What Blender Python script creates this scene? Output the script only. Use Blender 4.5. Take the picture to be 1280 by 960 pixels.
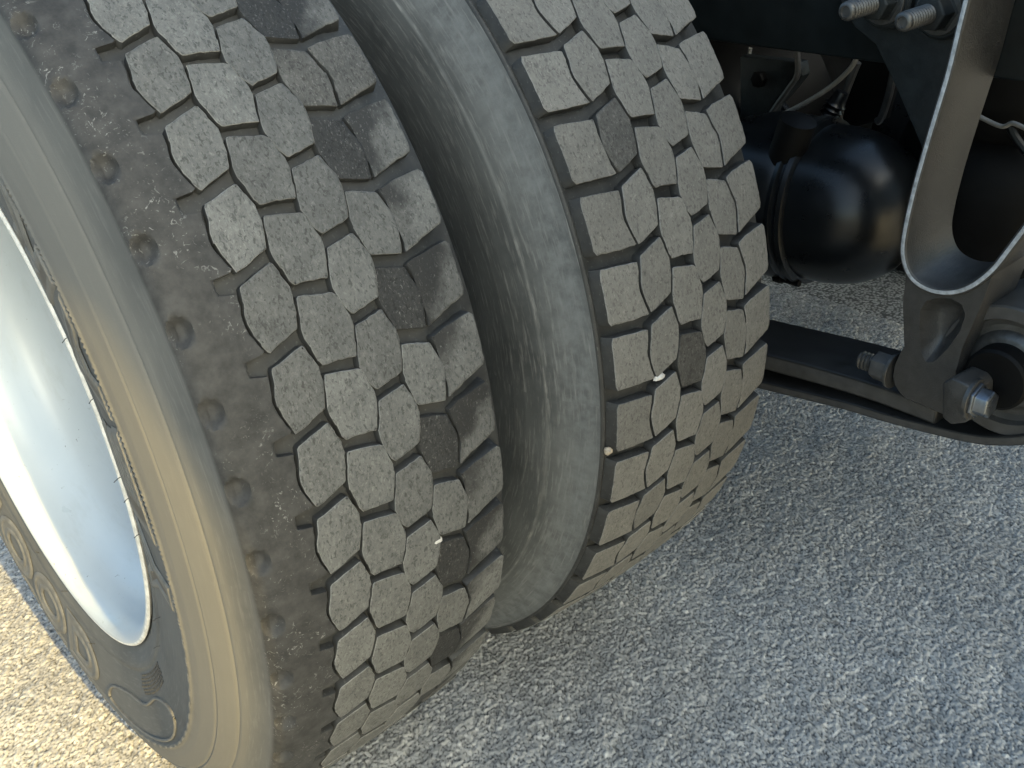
import bpy, bmesh, math, random
import numpy as np
from mathutils import Vector, Matrix, Euler

for o in list(bpy.data.objects): bpy.data.objects.remove(o)
random.seed(7)
rng = np.random.default_rng(7)
scn = bpy.context.scene
COL = scn.collection
R = math.radians

# ------------------------------------------------------------------ camera
CAM_LOC = Vector((-0.2965, -1.1198, 1.0119))
CAM_ROT = Euler((1.06627, 0.07172, -0.72141), 'XYZ')
FPX = 1343.1
cam_d = bpy.data.cameras.new('camera')
cam_d.sensor_width = 36.0
cam_d.lens = FPX / 1280.0 * 36.0
cam_d.clip_start = 0.02
cam_d.clip_end = 500.0
cam = bpy.data.objects.new('camera', cam_d)
cam.location = CAM_LOC
cam.rotation_euler = CAM_ROT
COL.objects.link(cam)
scn.camera = cam

# ------------------------------------------------------------------ sky, sun, exposure
SUN_DIR = Vector((-0.066, -0.87, 0.50)).normalized()      # towards the sun
world = bpy.data.worlds.new('World')
scn.world = world
world.use_nodes = True
wn = world.node_tree.nodes
wl = world.node_tree.links
wn.clear()
sky = wn.new('ShaderNodeTexSky')
sky.sky_type = 'NISHITA'
sky.sun_disc = False
sky.sun_elevation = math.asin(SUN_DIR.z)
sky.sun_rotation = math.atan2(SUN_DIR.x, SUN_DIR.y)
sky.air_density = 1.0
sky.dust_density = 4.0
sky.ozone_density = 1.0
bg = wn.new('ShaderNodeBackground')
bg.inputs['Strength'].default_value = 0.15
wo = wn.new('ShaderNodeOutputWorld')
wl.new(sky.outputs[0], bg.inputs['Color'])
wl.new(bg.outputs[0], wo.inputs['Surface'])

sun_d = bpy.data.lights.new('sun', 'SUN')
sun_d.energy = 3.4
sun_d.angle = R(0.7)
sun_d.color = (1.0, 0.64, 0.22)
sun = bpy.data.objects.new('sun', sun_d)
sun.rotation_euler = (-SUN_DIR).to_track_quat('-Z', 'Y').to_euler()
sun.location = SUN_DIR * 20
COL.objects.link(sun)

vs = scn.view_settings
vs.view_transform = 'Standard'
vs.look = 'None'
vs.gamma = 1.0
vs.use_curve_mapping = False
vs.exposure = 1.7
vs.use_white_balance = True          # the camera is balanced for open shade
vs.white_balance_temperature = 6300
vs.white_balance_tint = -4
scn.render.engine = 'CYCLES'
scn.cycles.max_bounces = 8
scn.cycles.diffuse_bounces = 5

# ------------------------------------------------------------------ helpers
RM = CAM_ROT.to_matrix()
def at(px, py, x):
    """world point on the plane X = x met by the sight line of photo pixel (px, py)"""
    d = RM @ Vector(((px - 640) / FPX, (480 - py) / FPX, -1.0))
    return CAM_LOC + d * ((x - CAM_LOC.x) / d.x)

def tag(o, label=None, cat=None, group=None, kind=None):
    if label: o['label'] = label
    if cat: o['category'] = cat
    if group: o['group'] = group
    if kind: o['kind'] = kind
    return o

def empty(name, loc, label, cat, group=None):
    o = bpy.data.objects.new(name, None)
    o.location = loc
    o.empty_display_size = 0.1
    COL.objects.link(o)
    return tag(o, label, cat, group)

def new_mesh(name, v, f, mats, smooth=35, midx=None):
    me = bpy.data.meshes.new(name)
    me.from_pydata([tuple(q) for q in v], [], f)
    for m in (mats if isinstance(mats, (list, tuple)) else [mats]): me.materials.append(m)
    if midx is not None: me.polygons.foreach_set('material_index', midx)
    if smooth:
        me.polygons.foreach_set('use_smooth', [True] * len(me.polygons))
        me.set_sharp_from_angle(angle=R(smooth))
    me.update()
    return me

def link(name, me, parent=None, loc=None):
    o = bpy.data.objects.new(name, me)
    COL.objects.link(o)
    if parent: o.parent = parent
    if loc is not None: o.location = loc
    return o

def mobj(name, v, f, mats, parent=None, smooth=35, midx=None, origin=None):
    """one mesh object from world-space verts; origin = world position of the object"""
    off = Vector(origin) if origin is not None else Vector((0, 0, 0))
    v = [Vector(q) - off for q in v]
    me = new_mesh(name, v, f, mats, smooth, midx)
    o = link(name, me, parent)
    base = Vector((0, 0, 0))
    if parent:
        q = parent
        while q: base += q.location; q = q.parent
    o.location = off - base
    return o

def bevel(o, w, seg=2, ang=30):
    bm = bmesh.new(); bm.from_mesh(o.data)
    bm.normal_update()
    es = [e for e in bm.edges if len(e.link_faces) == 2 and e.calc_face_angle(0) > R(ang)]
    bmesh.ops.bevel(bm, geom=es, offset=w, segments=seg, affect='EDGES', profile=0.5, clamp_overlap=True)
    bm.to_mesh(o.data); bm.free()
    o.data.polygons.foreach_set('use_smooth', [True] * len(o.data.polygons))
    o.data.set_sharp_from_angle(angle=R(50))
    return o

def basis(axis):
    a = Vector(axis).normalized()
    h = Vector((0, 0, 1)) if abs(a.z) < 0.9 else Vector((0, 1, 0))
    u = a.cross(h).normalized()
    return a, u, a.cross(u).normalized()

def lathe(origin, axis, prof, n=40, cap=True, phase=0.0):
    """prof: list of (t along axis, radius)"""
    a, u, w = basis(axis)
    o = Vector(origin); v = []; f = []
    for t, r in prof:
        for k in range(n):
            th = 2 * math.pi * k / n + phase
            v.append(o + a * t + (u * math.cos(th) + w * math.sin(th)) * r)
    for i in range(len(prof) - 1):
        for k in range(n):
            k2 = (k + 1) % n
            f.append((i * n + k, i * n + k2, (i + 1) * n + k2, (i + 1) * n + k))
    if cap:
        f.append(tuple(range(n))[::-1])
        f.append(tuple((len(prof) - 1) * n + k for k in range(n)))
    return v, f

def tube(pts, rad, n=10):
    pts = [Vector(p) for p in pts]; v = []; f = []
    for i, p in enumerate(pts):
        d = (pts[min(i + 1, len(pts) - 1)] - pts[max(i - 1, 0)])
        a, u, w = basis(d)
        for k in range(n):
            th = 2 * math.pi * k / n
            v.append(p + (u * math.cos(th) + w * math.sin(th)) * rad)
    for i in range(len(pts) - 1):
        for k in range(n):
            k2 = (k + 1) % n
            f.append((i * n + k, i * n + k2, (i + 1) * n + k2, (i + 1) * n + k))
    f.append(tuple(range(n))[::-1]); f.append(tuple((len(pts) - 1) * n + k for k in range(n)))
    return v, f

def spline(pts, k=8, closed=False):
    pts = [Vector(p) for p in pts]; n = len(pts); out = []
    rngi = range(n if closed else n - 1)
    for i in rngi:
        if closed: p0, p1, p2, p3 = pts[i - 1], pts[i], pts[(i + 1) % n], pts[(i + 2) % n]
        else: p0, p1, p2, p3 = pts[max(i - 1, 0)], pts[i], pts[i + 1], pts[min(i + 2, n - 1)]
        for j in range(k):
            t = j / k
            out.append(0.5 * ((2 * p1) + (p2 - p0) * t + (2 * p0 - 5 * p1 + 4 * p2 - p3) * t * t + (3 * p1 - p0 - 3 * p2 + p3) * t ** 3))
    if not closed: out.append(pts[-1])
    return out

def extrude_poly(pts, vec):
    """closed planar outline swept by vec"""
    n = len(pts); vec = Vector(vec)
    v = [Vector(p) for p in pts] + [Vector(p) + vec for p in pts]
    f = [tuple(range(n)), tuple(range(2 * n - 1, n - 1, -1))]
    for k in range(n):
        k2 = (k + 1) % n
        f.append((k2, k, n + k, n + k2))
    return v, f

def fix_normals(o):
    bm = bmesh.new(); bm.from_mesh(o.data)
    bmesh.ops.recalc_face_normals(bm, faces=bm.faces)
    bm.to_mesh(o.data); bm.free()
    return o

# ------------------------------------------------------------------ materials
class NT:
    def __init__(self, name):
        self.m = bpy.data.materials.new(name); self.m.use_nodes = True
        self.n = self.m.node_tree.nodes; self.l = self.m.node_tree.links
        self.b = self.n['Principled BSDF']
        self.tc = self.n.new('ShaderNodeTexCoord')
    def noise(self, scale, detail=4, rough=0.55, vec=None, w=None, dist=0.0):
        t = self.n.new('ShaderNodeTexNoise')
        t.inputs['Scale'].default_value = scale; t.inputs['Detail'].default_value = detail
        t.inputs['Roughness'].default_value = rough; t.inputs['Distortion'].default_value = dist
        if w is not None:
            t.noise_dimensions = '4D'; self.l.new(w, t.inputs['W'])
        self.l.new(vec if vec is not None else self.tc.outputs['Object'], t.inputs['Vector'])
        return t.outputs['Fac']
    def vor(self, scale, vec=None, feature='F1', w=None, out='Distance', rnd=1.0):
        t = self.n.new('ShaderNodeTexVoronoi'); t.feature = feature
        t.inputs['Scale'].default_value = scale
        t.inputs['Randomness'].default_value = rnd
        if w is not None:
            t.voronoi_dimensions = '4D'; self.l.new(w, t.inputs['W'])
        self.l.new(vec if vec is not None else self.tc.outputs['Object'], t.inputs['Vector'])
        return t.outputs[out]
    def ramp(self, fac, stops, interp='LINEAR'):
        r = self.n.new('ShaderNodeValToRGB'); r.color_ramp.interpolation = interp
        e = r.color_ramp.elements
        while len(e) < len(stops): e.new(0.5)
        for el, (p, c) in zip(e, stops):
            el.position = p
            el.color = (c[0], c[1], c[2], 1) if isinstance(c, (tuple, list)) else (c, c, c, 1)
        self.l.new(fac, r.inputs['Fac']); return r.outputs['Color']
    def mix(self, fac, a, b, mode='MIX'):
        x = self.n.new('ShaderNodeMix'); x.data_type = 'RGBA'; x.blend_type = mode
        for s, val in ((x.inputs[0], fac), (x.inputs[6], a), (x.inputs[7], b)):
            if isinstance(val, (int, float)): s.default_value = val
            elif isinstance(val, (tuple, list)): s.default_value = (val[0], val[1], val[2], 1)
            else: self.l.new(val, s)
        return x.outputs[2]
    def math(self, op, a, b=None):
        x = self.n.new('ShaderNodeMath'); x.operation = op
        for s, val in ((x.inputs[0], a), (x.inputs[1], b)):
            if val is None: continue
            if isinstance(val, (int, float)): s.default_value = val
            else: self.l.new(val, s)
        return x.outputs[0]
    def mapping(self, scale=(1, 1, 1), rot=(0, 0, 0), src='Object'):
        x = self.n.new('ShaderNodeMapping'); x.inputs['Scale'].default_value = scale; x.inputs['Rotation'].default_value = rot
        self.l.new(self.tc.outputs[src], x.inputs['Vector']); return x.outputs[0]
    def rand(self, mul=40.0):
        oi = self.n.new('ShaderNodeObjectInfo'); return self.math('MULTIPLY', oi.outputs['Random'], mul), oi.outputs['Random']
    def attr(self, name):
        a = self.n.new('ShaderNodeAttribute'); a.attribute_name = name; return a
    def bump(self, h, strength=0.3, dist=0.002, prev=None):
        x = self.n.new('ShaderNodeBump'); x.inputs['Strength'].default_value = strength; x.inputs['Distance'].default_value = dist
        self.l.new(h, x.inputs['Height'])
        if prev is not None: self.l.new(prev, x.inputs['Normal'])
        return x.outputs['Normal']
    def done(self, color, rough, normal=None, metal=0.0, spec=None, coat=0.0):
        for key, val in (('Base Color', color), ('Roughness', rough), ('Metallic', metal), ('Coat Weight', coat)):
            s = self.b.inputs[key]
            if isinstance(val, (int, float)): s.default_value = val
            elif isinstance(val, (tuple, list)): s.default_value = (val[0], val[1], val[2], 1)
            else: self.l.new(val, s)
        if spec is not None: self.b.inputs['Specular IOR Level'].default_value = spec
        if normal is not None: self.l.new(normal, self.b.inputs['Normal'])
        return self.m

def worn_rubber(name, dark, mid, light, fleck, fl_amt, tint=0.18, bump=0.5, shoulder=None, sh_pos=(0.60, 0.735)):
    t = NT(name)
    w, r = t.rand(60)
    mp = t.mapping((1.0, 1.0, 0.62), (0.5, 0, 0))
    n1 = t.noise(360, 4, 0.62, vec=mp, w=w, dist=0.5)
    n2 = t.noise(45, 3, 0.6, w=w)
    n3 = t.noise(520, 3, 0.7, vec=mp, w=w, dist=0.8)
    pit = t.noise(380, 3, 0.6, vec=mp, w=t.math('ADD', w, 31.0), dist=0.8)
    c = t.ramp(n1, [(0.34, dark), (0.46, mid), (0.54, mid), (0.66, light)])
    c = t.mix(0.35, c, t.ramp(n2, [(0.3, dark), (0.7, light)]))
    c = t.mix(t.ramp(pit, [(0.54, 0.0), (0.63, 0.75)]), c, tuple(q * 0.66 for q in dark))
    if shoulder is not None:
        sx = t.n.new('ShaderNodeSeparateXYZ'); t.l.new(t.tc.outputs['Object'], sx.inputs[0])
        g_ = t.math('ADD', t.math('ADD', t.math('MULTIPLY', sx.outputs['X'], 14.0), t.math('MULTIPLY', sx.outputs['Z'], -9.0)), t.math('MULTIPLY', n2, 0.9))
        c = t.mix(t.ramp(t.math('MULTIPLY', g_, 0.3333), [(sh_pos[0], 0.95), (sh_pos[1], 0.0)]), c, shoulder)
    c = t.mix(t.ramp(n3, [(0.58, 0.0), (0.70, fl_amt)]), c, fleck)
    v = t.ramp(r, [(0, 1.0 - tint), (1, 1.0 + tint)])
    c = t.mix(1.0, c, v, 'MULTIPLY')
    h = t.mix(0.5, n1, n3)
    return t.done(c, 0.75, t.bump(h, bump, 0.0018), spec=0.35)

M = {}
M['block_top'] = worn_rubber('block_top', (0.047, 0.049, 0.049), (0.088, 0.090, 0.089), (0.136, 0.138, 0.135), (0.21, 0.21, 0.206), 0.45)
M['block_top_tan'] = worn_rubber('block_top_tan', (0.085, 0.084, 0.079), (0.122, 0.120, 0.112), (0.158, 0.154, 0.144), (0.27, 0.26, 0.24), 0.5, tint=0.10, bump=0.4)
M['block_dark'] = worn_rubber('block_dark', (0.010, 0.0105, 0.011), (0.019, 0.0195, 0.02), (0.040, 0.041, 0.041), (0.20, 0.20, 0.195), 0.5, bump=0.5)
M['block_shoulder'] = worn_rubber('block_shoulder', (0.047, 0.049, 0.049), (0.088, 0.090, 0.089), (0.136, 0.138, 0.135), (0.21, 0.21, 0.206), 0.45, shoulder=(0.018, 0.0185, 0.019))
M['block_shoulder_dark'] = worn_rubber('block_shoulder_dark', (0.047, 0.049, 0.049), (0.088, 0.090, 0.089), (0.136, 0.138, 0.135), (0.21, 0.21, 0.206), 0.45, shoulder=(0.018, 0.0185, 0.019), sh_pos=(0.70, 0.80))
M['block_stained'] = worn_rubber('block_stained', (0.026, 0.026, 0.025), (0.052, 0.052, 0.049), (0.10, 0.098, 0.093), (0.19, 0.185, 0.175), 0.5, bump=0.5)

M['block_edge'] = worn_rubber('block_edge', (0.10, 0.10, 0.098), (0.14, 0.14, 0.136), (0.19, 0.19, 0.184), (0.25, 0.25, 0.24), 0.4)

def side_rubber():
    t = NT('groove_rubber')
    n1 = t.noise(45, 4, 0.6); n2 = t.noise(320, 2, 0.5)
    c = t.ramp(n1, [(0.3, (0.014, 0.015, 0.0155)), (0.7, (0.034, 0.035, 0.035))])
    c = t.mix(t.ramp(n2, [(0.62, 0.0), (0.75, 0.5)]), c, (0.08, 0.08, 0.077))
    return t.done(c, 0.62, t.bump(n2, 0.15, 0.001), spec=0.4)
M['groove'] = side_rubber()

def carcass_rubber(name, base, dust, streak, flecks, seed, bulge=None, scuff=False):
    """road dust lies more on the bulge; scuffs run round the tyre; small gouges show as pale flecks"""
    t = NT(name)
    # polar coordinates of the tyre: (angle, radius, x)
    sx = t.n.new('ShaderNodeSeparateXYZ'); t.l.new(t.tc.outputs['Object'], sx.inputs[0])
    ang = t.math('ARCTAN2', sx.outputs['Z'], sx.outputs['Y'])
    rad = t.math('SQRT', t.math('ADD', t.math('POWER', sx.outputs['Y'], 2.0), t.math('POWER', sx.outputs['Z'], 2.0)))
    cb = t.n.new('ShaderNodeCombineXYZ')
    t.l.new(t.math('MULTIPLY', ang, 0.045), cb.inputs['X']); t.l.new(rad, cb.inputs['Y']); t.l.new(sx.outputs['X'], cb.inputs['Z'])
    pol = cb.outputs[0]
    st = t.noise(330, 4, 0.65, vec=pol)
    n1 = t.noise(9 + seed, 5, 0.6); n2 = t.noise(70, 4, 0.65)
    n3 = t.noise(700, 2, 0.5)
    c = t.ramp(n1, [(0.32, base), (0.68, dust)])
    c = t.mix(t.ramp(n2, [(0.42, 0.0), (0.72, 0.45)]), c, dust)
    c = t.mix(t.ramp(st, [(0.52, 0.0), (0.72, streak)]), c, (0.20, 0.20, 0.195))
    if bulge is not None:
        bm_ = t.ramp(t.math('ADD', rad, t.math('MULTIPLY', n2, 0.012)), [(0.412, 0.0), (0.424, 0.85), (0.466, 0.75), (0.486, 0.15)])
        c = t.mix(bm_, c, bulge)
    if scuff:
        sm_ = t.ramp(t.math('ADD', rad, t.math('MULTIPLY', st, 0.02)), [(0.455, 0.0), (0.474, 0.7), (0.494, 0.9), (0.502, 0.2)])
        c = t.mix(t.math('MULTIPLY', sm_, t.ramp(n2, [(0.35, 0.25), (0.65, 1.0)])), c, (0.15, 0.158, 0.162))
    # flecks only on the worn shoulder
    fl = t.noise(210, 3, 0.7, dist=1.2)
    msk = t.ramp(t.noise(24, 2, 0.5), [(0.42, 0.0), (0.62, 1.0)])
    sh = t.attr('worn').outputs['Fac']
    fw = t.math('MULTIPLY', t.math('MULTIPLY', t.ramp(fl, [(0.60, 0.0), (0.665, 1.0)]), msk), sh)
    c = t.mix(sh, c, t.mix(t.ramp(n2, [(0.35, 0.0), (0.7, 1.0)]), (0.020, 0.0205, 0.021), (0.045, 0.045, 0.045)))
    c = t.mix(t.math('MULTIPLY', fw, flecks), c, (0.20, 0.20, 0.198))
    nb = t.bump(t.mix(0.5, n2, n3), 0.12, 0.002)
    nb = t.bump(fw, 0.25, 0.001, nb)
    return t.done(c, 0.7, nb, spec=0.35)
M['tyre_outer'] = carcass_rubber('tyre_outer', (0.050, 0.053, 0.055), (0.082, 0.084, 0.083), 0.25, 0.75, 0, bulge=(0.108, 0.107, 0.101))
M['tyre_inner'] = carcass_rubber('tyre_inner', (0.055, 0.059, 0.060), (0.095, 0.101, 0.102), 0.75, 0.35, 3, scuff=True)

def simple(name, col, rough, metal=0.0, var=0.25, nscale=60, bump=0.1, spec=None, coat=0.0, bd=0.001):
    t = NT(name)
    n = t.noise(nscale, 5, 0.6); n2 = t.noise(nscale * 7, 3, 0.6)
    lo = tuple(c * (1 - var) for c in col); hi = tuple(min(1, c * (1 + var)) for c in col)
    c = t.ramp(n, [(0.3, lo), (0.7, hi)])
    r = t.math('ADD', t.math('MULTIPLY', n, 0.2), rough - 0.1)
    return t.done(c, r, t.bump(n2, bump, bd), metal, spec, coat)
M['rim'] = simple('rim_paint', (0.39, 0.43, 0.465), 0.30, var=0.015, nscale=9, bump=0.02)
def rim_paint():
    t = NT('rim_paint_used')
    n = t.noise(10, 5, 0.6); sp = t.noise(150, 3, 0.6, dist=0.6); sm = t.noise(14, 4, 0.7, vec=t.mapping((4, 1, 1)))
    c = t.ramp(n, [(0.3, (0.375, 0.415, 0.45)), (0.7, (0.40, 0.44, 0.475))])
    c = t.mix(t.ramp(sm, [(0.55, 0.0), (0.8, 0.35)]), c, (0.27, 0.28, 0.28))
    c = t.mix(t.ramp(sp, [(0.70, 0.0), (0.74, 0.8)]), c, (0.10, 0.095, 0.085))
    return t.done(c, t.math('ADD', t.math('MULTIPLY', n, 0.3), 0.18), t.bump(sp, 0.03, 0.001))
M['rim'] = rim_paint()
M['rim_edge'] = simple('rim_edge', (0.62, 0.60, 0.55), 0.45, var=0.25, nscale=120, bump=0.1)
M['frame'] = simple('frame_paint', (0.006, 0.008, 0.0085), 0.45, var=0.3, nscale=30, bump=0.1, spec=0.2)
M['cast'] = simple('cast_iron_paint', (0.036, 0.0345, 0.032), 0.38, var=0.25, nscale=90, bump=0.5, bd=0.0012)
M['cast_dark'] = simple('cast_dark_paint', (0.014, 0.0165, 0.017), 0.5, var=0.3, nscale=80, bump=0.4, spec=0.3, bd=0.0012)
M['edge'] = simple('scuffed_edge', (0.40, 0.42, 0.44), 0.42, metal=0.35, var=0.35, nscale=160, bump=0.4)
M['leaf'] = simple('spring_paint', (0.018, 0.018, 0.0175), 0.40, var=0.3, nscale=40, bump=0.12)
M['leaf_edge'] = simple('spring_edge_paint', (0.048, 0.047, 0.045), 0.45, var=0.25, nscale=60, bump=0.15)
M['steel'] = simple('bolt_steel', (0.09, 0.089, 0.085), 0.42, metal=0.7, var=0.25, nscale=150, bump=0.1)
M['steel_bright'] = simple('bolt_bright', (0.15, 0.17, 0.20), 0.30, metal=0.9, var=0.15, nscale=150, bump=0.06)
M['gloss'] = simple('gloss_black_paint', (0.005, 0.006, 0.007), 0.30, var=0.3, nscale=30, bump=0.03, spec=0.35)
M['black'] = simple('black_part', (0.004, 0.004, 0.004), 0.55, var=0.3, nscale=40, bump=0.1, spec=0.12)
M['hose'] = simple('hose_rubber', (0.20, 0.195, 0.18), 0.5, var=0.2, nscale=60, bump=0.05)
M['stone_white'] = simple('stone_white', (0.48, 0.475, 0.46), 0.6, var=0.1, nscale=300, bump=0.3)
M['stone_tan'] = simple('stone_tan', (0.36, 0.31, 0.24), 0.7, var=0.15, nscale=300, bump=0.3)
M['chalk'] = simple('chalk', (0.19, 0.197, 0.193), 0.9, var=0.3, nscale=300, bump=0.1)
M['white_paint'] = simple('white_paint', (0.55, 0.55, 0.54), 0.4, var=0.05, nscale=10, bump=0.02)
M['letter'] = simple('letter_rubber', (0.09, 0.09, 0.086), 0.6, var=0.3, nscale=80, bump=0.1)
M['letter_dark'] = simple('letter_shade_and_print', (0.022, 0.022, 0.022), 0.55, var=0.2, nscale=60, bump=0.1)  # painted shade for the front letters; also print and hairs

def asphalt():
    t = NT('asphalt')
    tone = t.attr('tone').outputs['Fac']; st = t.attr('stone').outputs['Fac']; far = t.attr('far').outputs['Fac']
    vt = t.vor(165, out='Color'); vd = t.vor(165)
    tone = t.mix(far, tone, vt)
    st = t.mix(far, st, t.ramp(vd, [(0.25, 0.8), (0.7, 0.0)]))
    n = t.noise(500, 3, 0.6); big = t.noise(2.2, 4, 0.6); mid = t.noise(22, 4, 0.6)
    sc = t.ramp(tone, [(0.0, (0.29, 0.292, 0.286)), (0.55, (0.365, 0.367, 0.356)), (0.86, (0.425, 0.424, 0.41)), (1.0, (0.55, 0.545, 0.525))])
    c = t.mix(t.ramp(st, [(0.12, 0.0), (0.55, 1.0)]), (0.06, 0.061, 0.061), sc)
    c = t.mix(t.ramp(n, [(0.35, 0.0), (0.65, 0.45)]), c, t.mix(0.5, c, (0.26, 0.255, 0.24)))
    c = t.mix(1.0, c, t.ramp(big, [(0.3, 0.80), (0.7, 1.15)]), 'MULTIPLY')
    c = t.mix(t.ramp(mid, [(0.68, 0.0), (0.80, 0.6)]), c, (0.06, 0.06, 0.058))
    return t.done(c, t.ramp(n, [(0.3, 0.55), (0.7, 0.85)]), t.bump(n, 0.5, 0.002), spec=0.4)
M['asphalt'] = asphalt()

# ------------------------------------------------------------------ ground
def build_ground():
    def axis(a, b, step, far):
        core = np.arange(a, b + step * 0.5, step)
        g = [step]
        while sum(g) < far: g.append(g[-1] * 1.35)
        o = np.cumsum(g)
        return np.concatenate([a - o[::-1], core, core[-1] + o])
    X = axis(-0.34, 1.56, 0.0022, 60.0); Y = axis(-0.93, 0.70, 0.0022, 60.0)
    gx, gy = np.meshgrid(X, Y)
    cs = 0.0055
    K = 512
    jx = rng.random((K, K)); jy = rng.random((K, K)); hh = rng.random((K, K)); rr = rng.random((K, K)); tn = rng.random((K, K))
    ci = np.floor(gx / cs).astype(int); cj = np.floor(gy / cs).astype(int)
    best = np.full(gx.shape, 9.0); sec = np.full(gx.shape, 9.0)
    bh = np.zeros(gx.shape); bt = np.zeros(gx.shape)
    for di in (-1, 0, 1):
        for dj in (-1, 0, 1):
            a = (ci + di) % K; b = (cj + dj) % K
            px = (ci + di + jx[a, b]) * cs; py = (cj + dj + jy[a, b]) * cs
            d = np.hypot(gx - px, gy - py) / cs / (0.75 + 0.5 * rr[a, b])
            m = d < best
            sec = np.where(m, best, np.minimum(sec, d))
            best = np.where(m, d, best); bh = np.where(m, hh[a, b], bh); bt = np.where(m, tn[a, b], bt)
    edge = np.clip((sec - best) / 0.42, 0, 1)
    dome = np.sqrt(edge) * (0.45 + 0.55 * bh)
    # broad waves
    wav = np.zeros(gx.shape)
    for k in range(14):
        f = rng.uniform(20, 160); th = rng.uniform(0, 6.28); ph = rng.uniform(0, 6.28)
        wav += np.sin((gx * np.cos(th) + gy * np.sin(th)) * f + ph) * (0.02 / (f ** 0.75))
    core = (gx > -0.342) & (gx < 1.563) & (gy > -0.932) & (gy < 0.703)
    z = np.where(core, dome * 0.0036 + wav * 0.35 - 0.0026, -0.001)
    nx, ny = len(X), len(Y)
    co = np.stack([gx, gy, z], -1).reshape(-1, 3).astype(np.float32)
    i = np.arange(nx * ny).reshape(ny, nx)
    q = np.stack([i[:-1, :-1], i[:-1, 1:], i[1:, 1:], i[1:, :-1]], -1).reshape(-1, 4).astype(np.int32)
    me = bpy.data.meshes.new('ground')
    me.vertices.add(len(co)); me.vertices.foreach_set('co', co.ravel())
    me.loops.add(q.size); me.loops.foreach_set('vertex_index', q.ravel())
    me.polygons.add(len(q)); me.polygons.foreach_set('loop_start', np.arange(0, q.size, 4, dtype=np.int32))
    me.update(calc_edges=True)
    me.polygons.foreach_set('use_smooth', np.ones(len(q), dtype=bool))
    for nm, arr in (('tone', bt), ('stone', np.where(core, dome, 0.6)), ('far', np.where(core, 0.0, 1.0))):
        a = me.attributes.new(nm, 'FLOAT', 'POINT'); a.data.foreach_set('value', arr.ravel().astype(np.float32))
    me.materials.append(M['asphalt'])
    o = link('ground', me)
    o['kind'] = 'structure'
build_ground()

# ------------------------------------------------------------------ wheels
H = 0.50                        # axle height
XC = 0.069                      # tread centre measured from the first zigzag groove
def interp_prof(prof, ds):
    out = []
    for (a, b) in zip(prof[:-1], prof[1:]):
        L = math.hypot(b[0] - a[0], b[1] - a[1]); n = max(1, int(math.ceil(L / ds)))
        for k in range(n): out.append((a[0] + (b[0] - a[0]) * k / n, a[1] + (b[1] - a[1]) * k / n))
    out.append(prof[-1]); return out

SIDE = [(-0.050, 0.288), (-0.062, 0.296), (-0.0675, 0.306), (-0.0705, 0.314), (-0.0735, 0.322), (-0.0745, 0.327), (-0.0735, 0.331), (-0.0755, 0.338),
        (-0.0785, 0.352), (-0.0812, 0.368), (-0.0836, 0.386), (-0.0850, 0.400), (-0.0853, 0.4065), (-0.0872, 0.4090), (-0.0874, 0.4125), (-0.0858, 0.4145), (-0.0838, 0.424),
        (-0.0808, 0.434), (-0.0790, 0.4400), (-0.0775, 0.4415), (-0.0780, 0.4430), (-0.0740, 0.4510), (-0.0690, 0.4600), (-0.0672, 0.4618), (-0.0672, 0.4632),
        (-0.0632, 0.4710), (-0.0592, 0.4815)]
SIDE_INNER = SIDE[:11] + [(-0.0852, 0.402), (-0.0850, 0.418), (-0.0828, 0.434), (-0.0806, 0.4435), (-0.0788, 0.4450), (-0.0760, 0.452), (-0.0705, 0.463), (-0.0655, 0.473), (-0.0618, 0.4820)]
OUTER_SHOULDER = [(-0.0565, 0.4895), (-0.0550, 0.4950), (-0.0535, 0.4982), (-0.0510, 0.5008), (-0.0460, 0.5035), (-0.038, 0.5058), (-0.028, 0.5073), (-0.0165, 0.5084)]
INNER_SHOULDER = [(-0.0590, 0.4880), (-0.0555, 0.4955), (-0.0535, 0.4965)]
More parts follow.
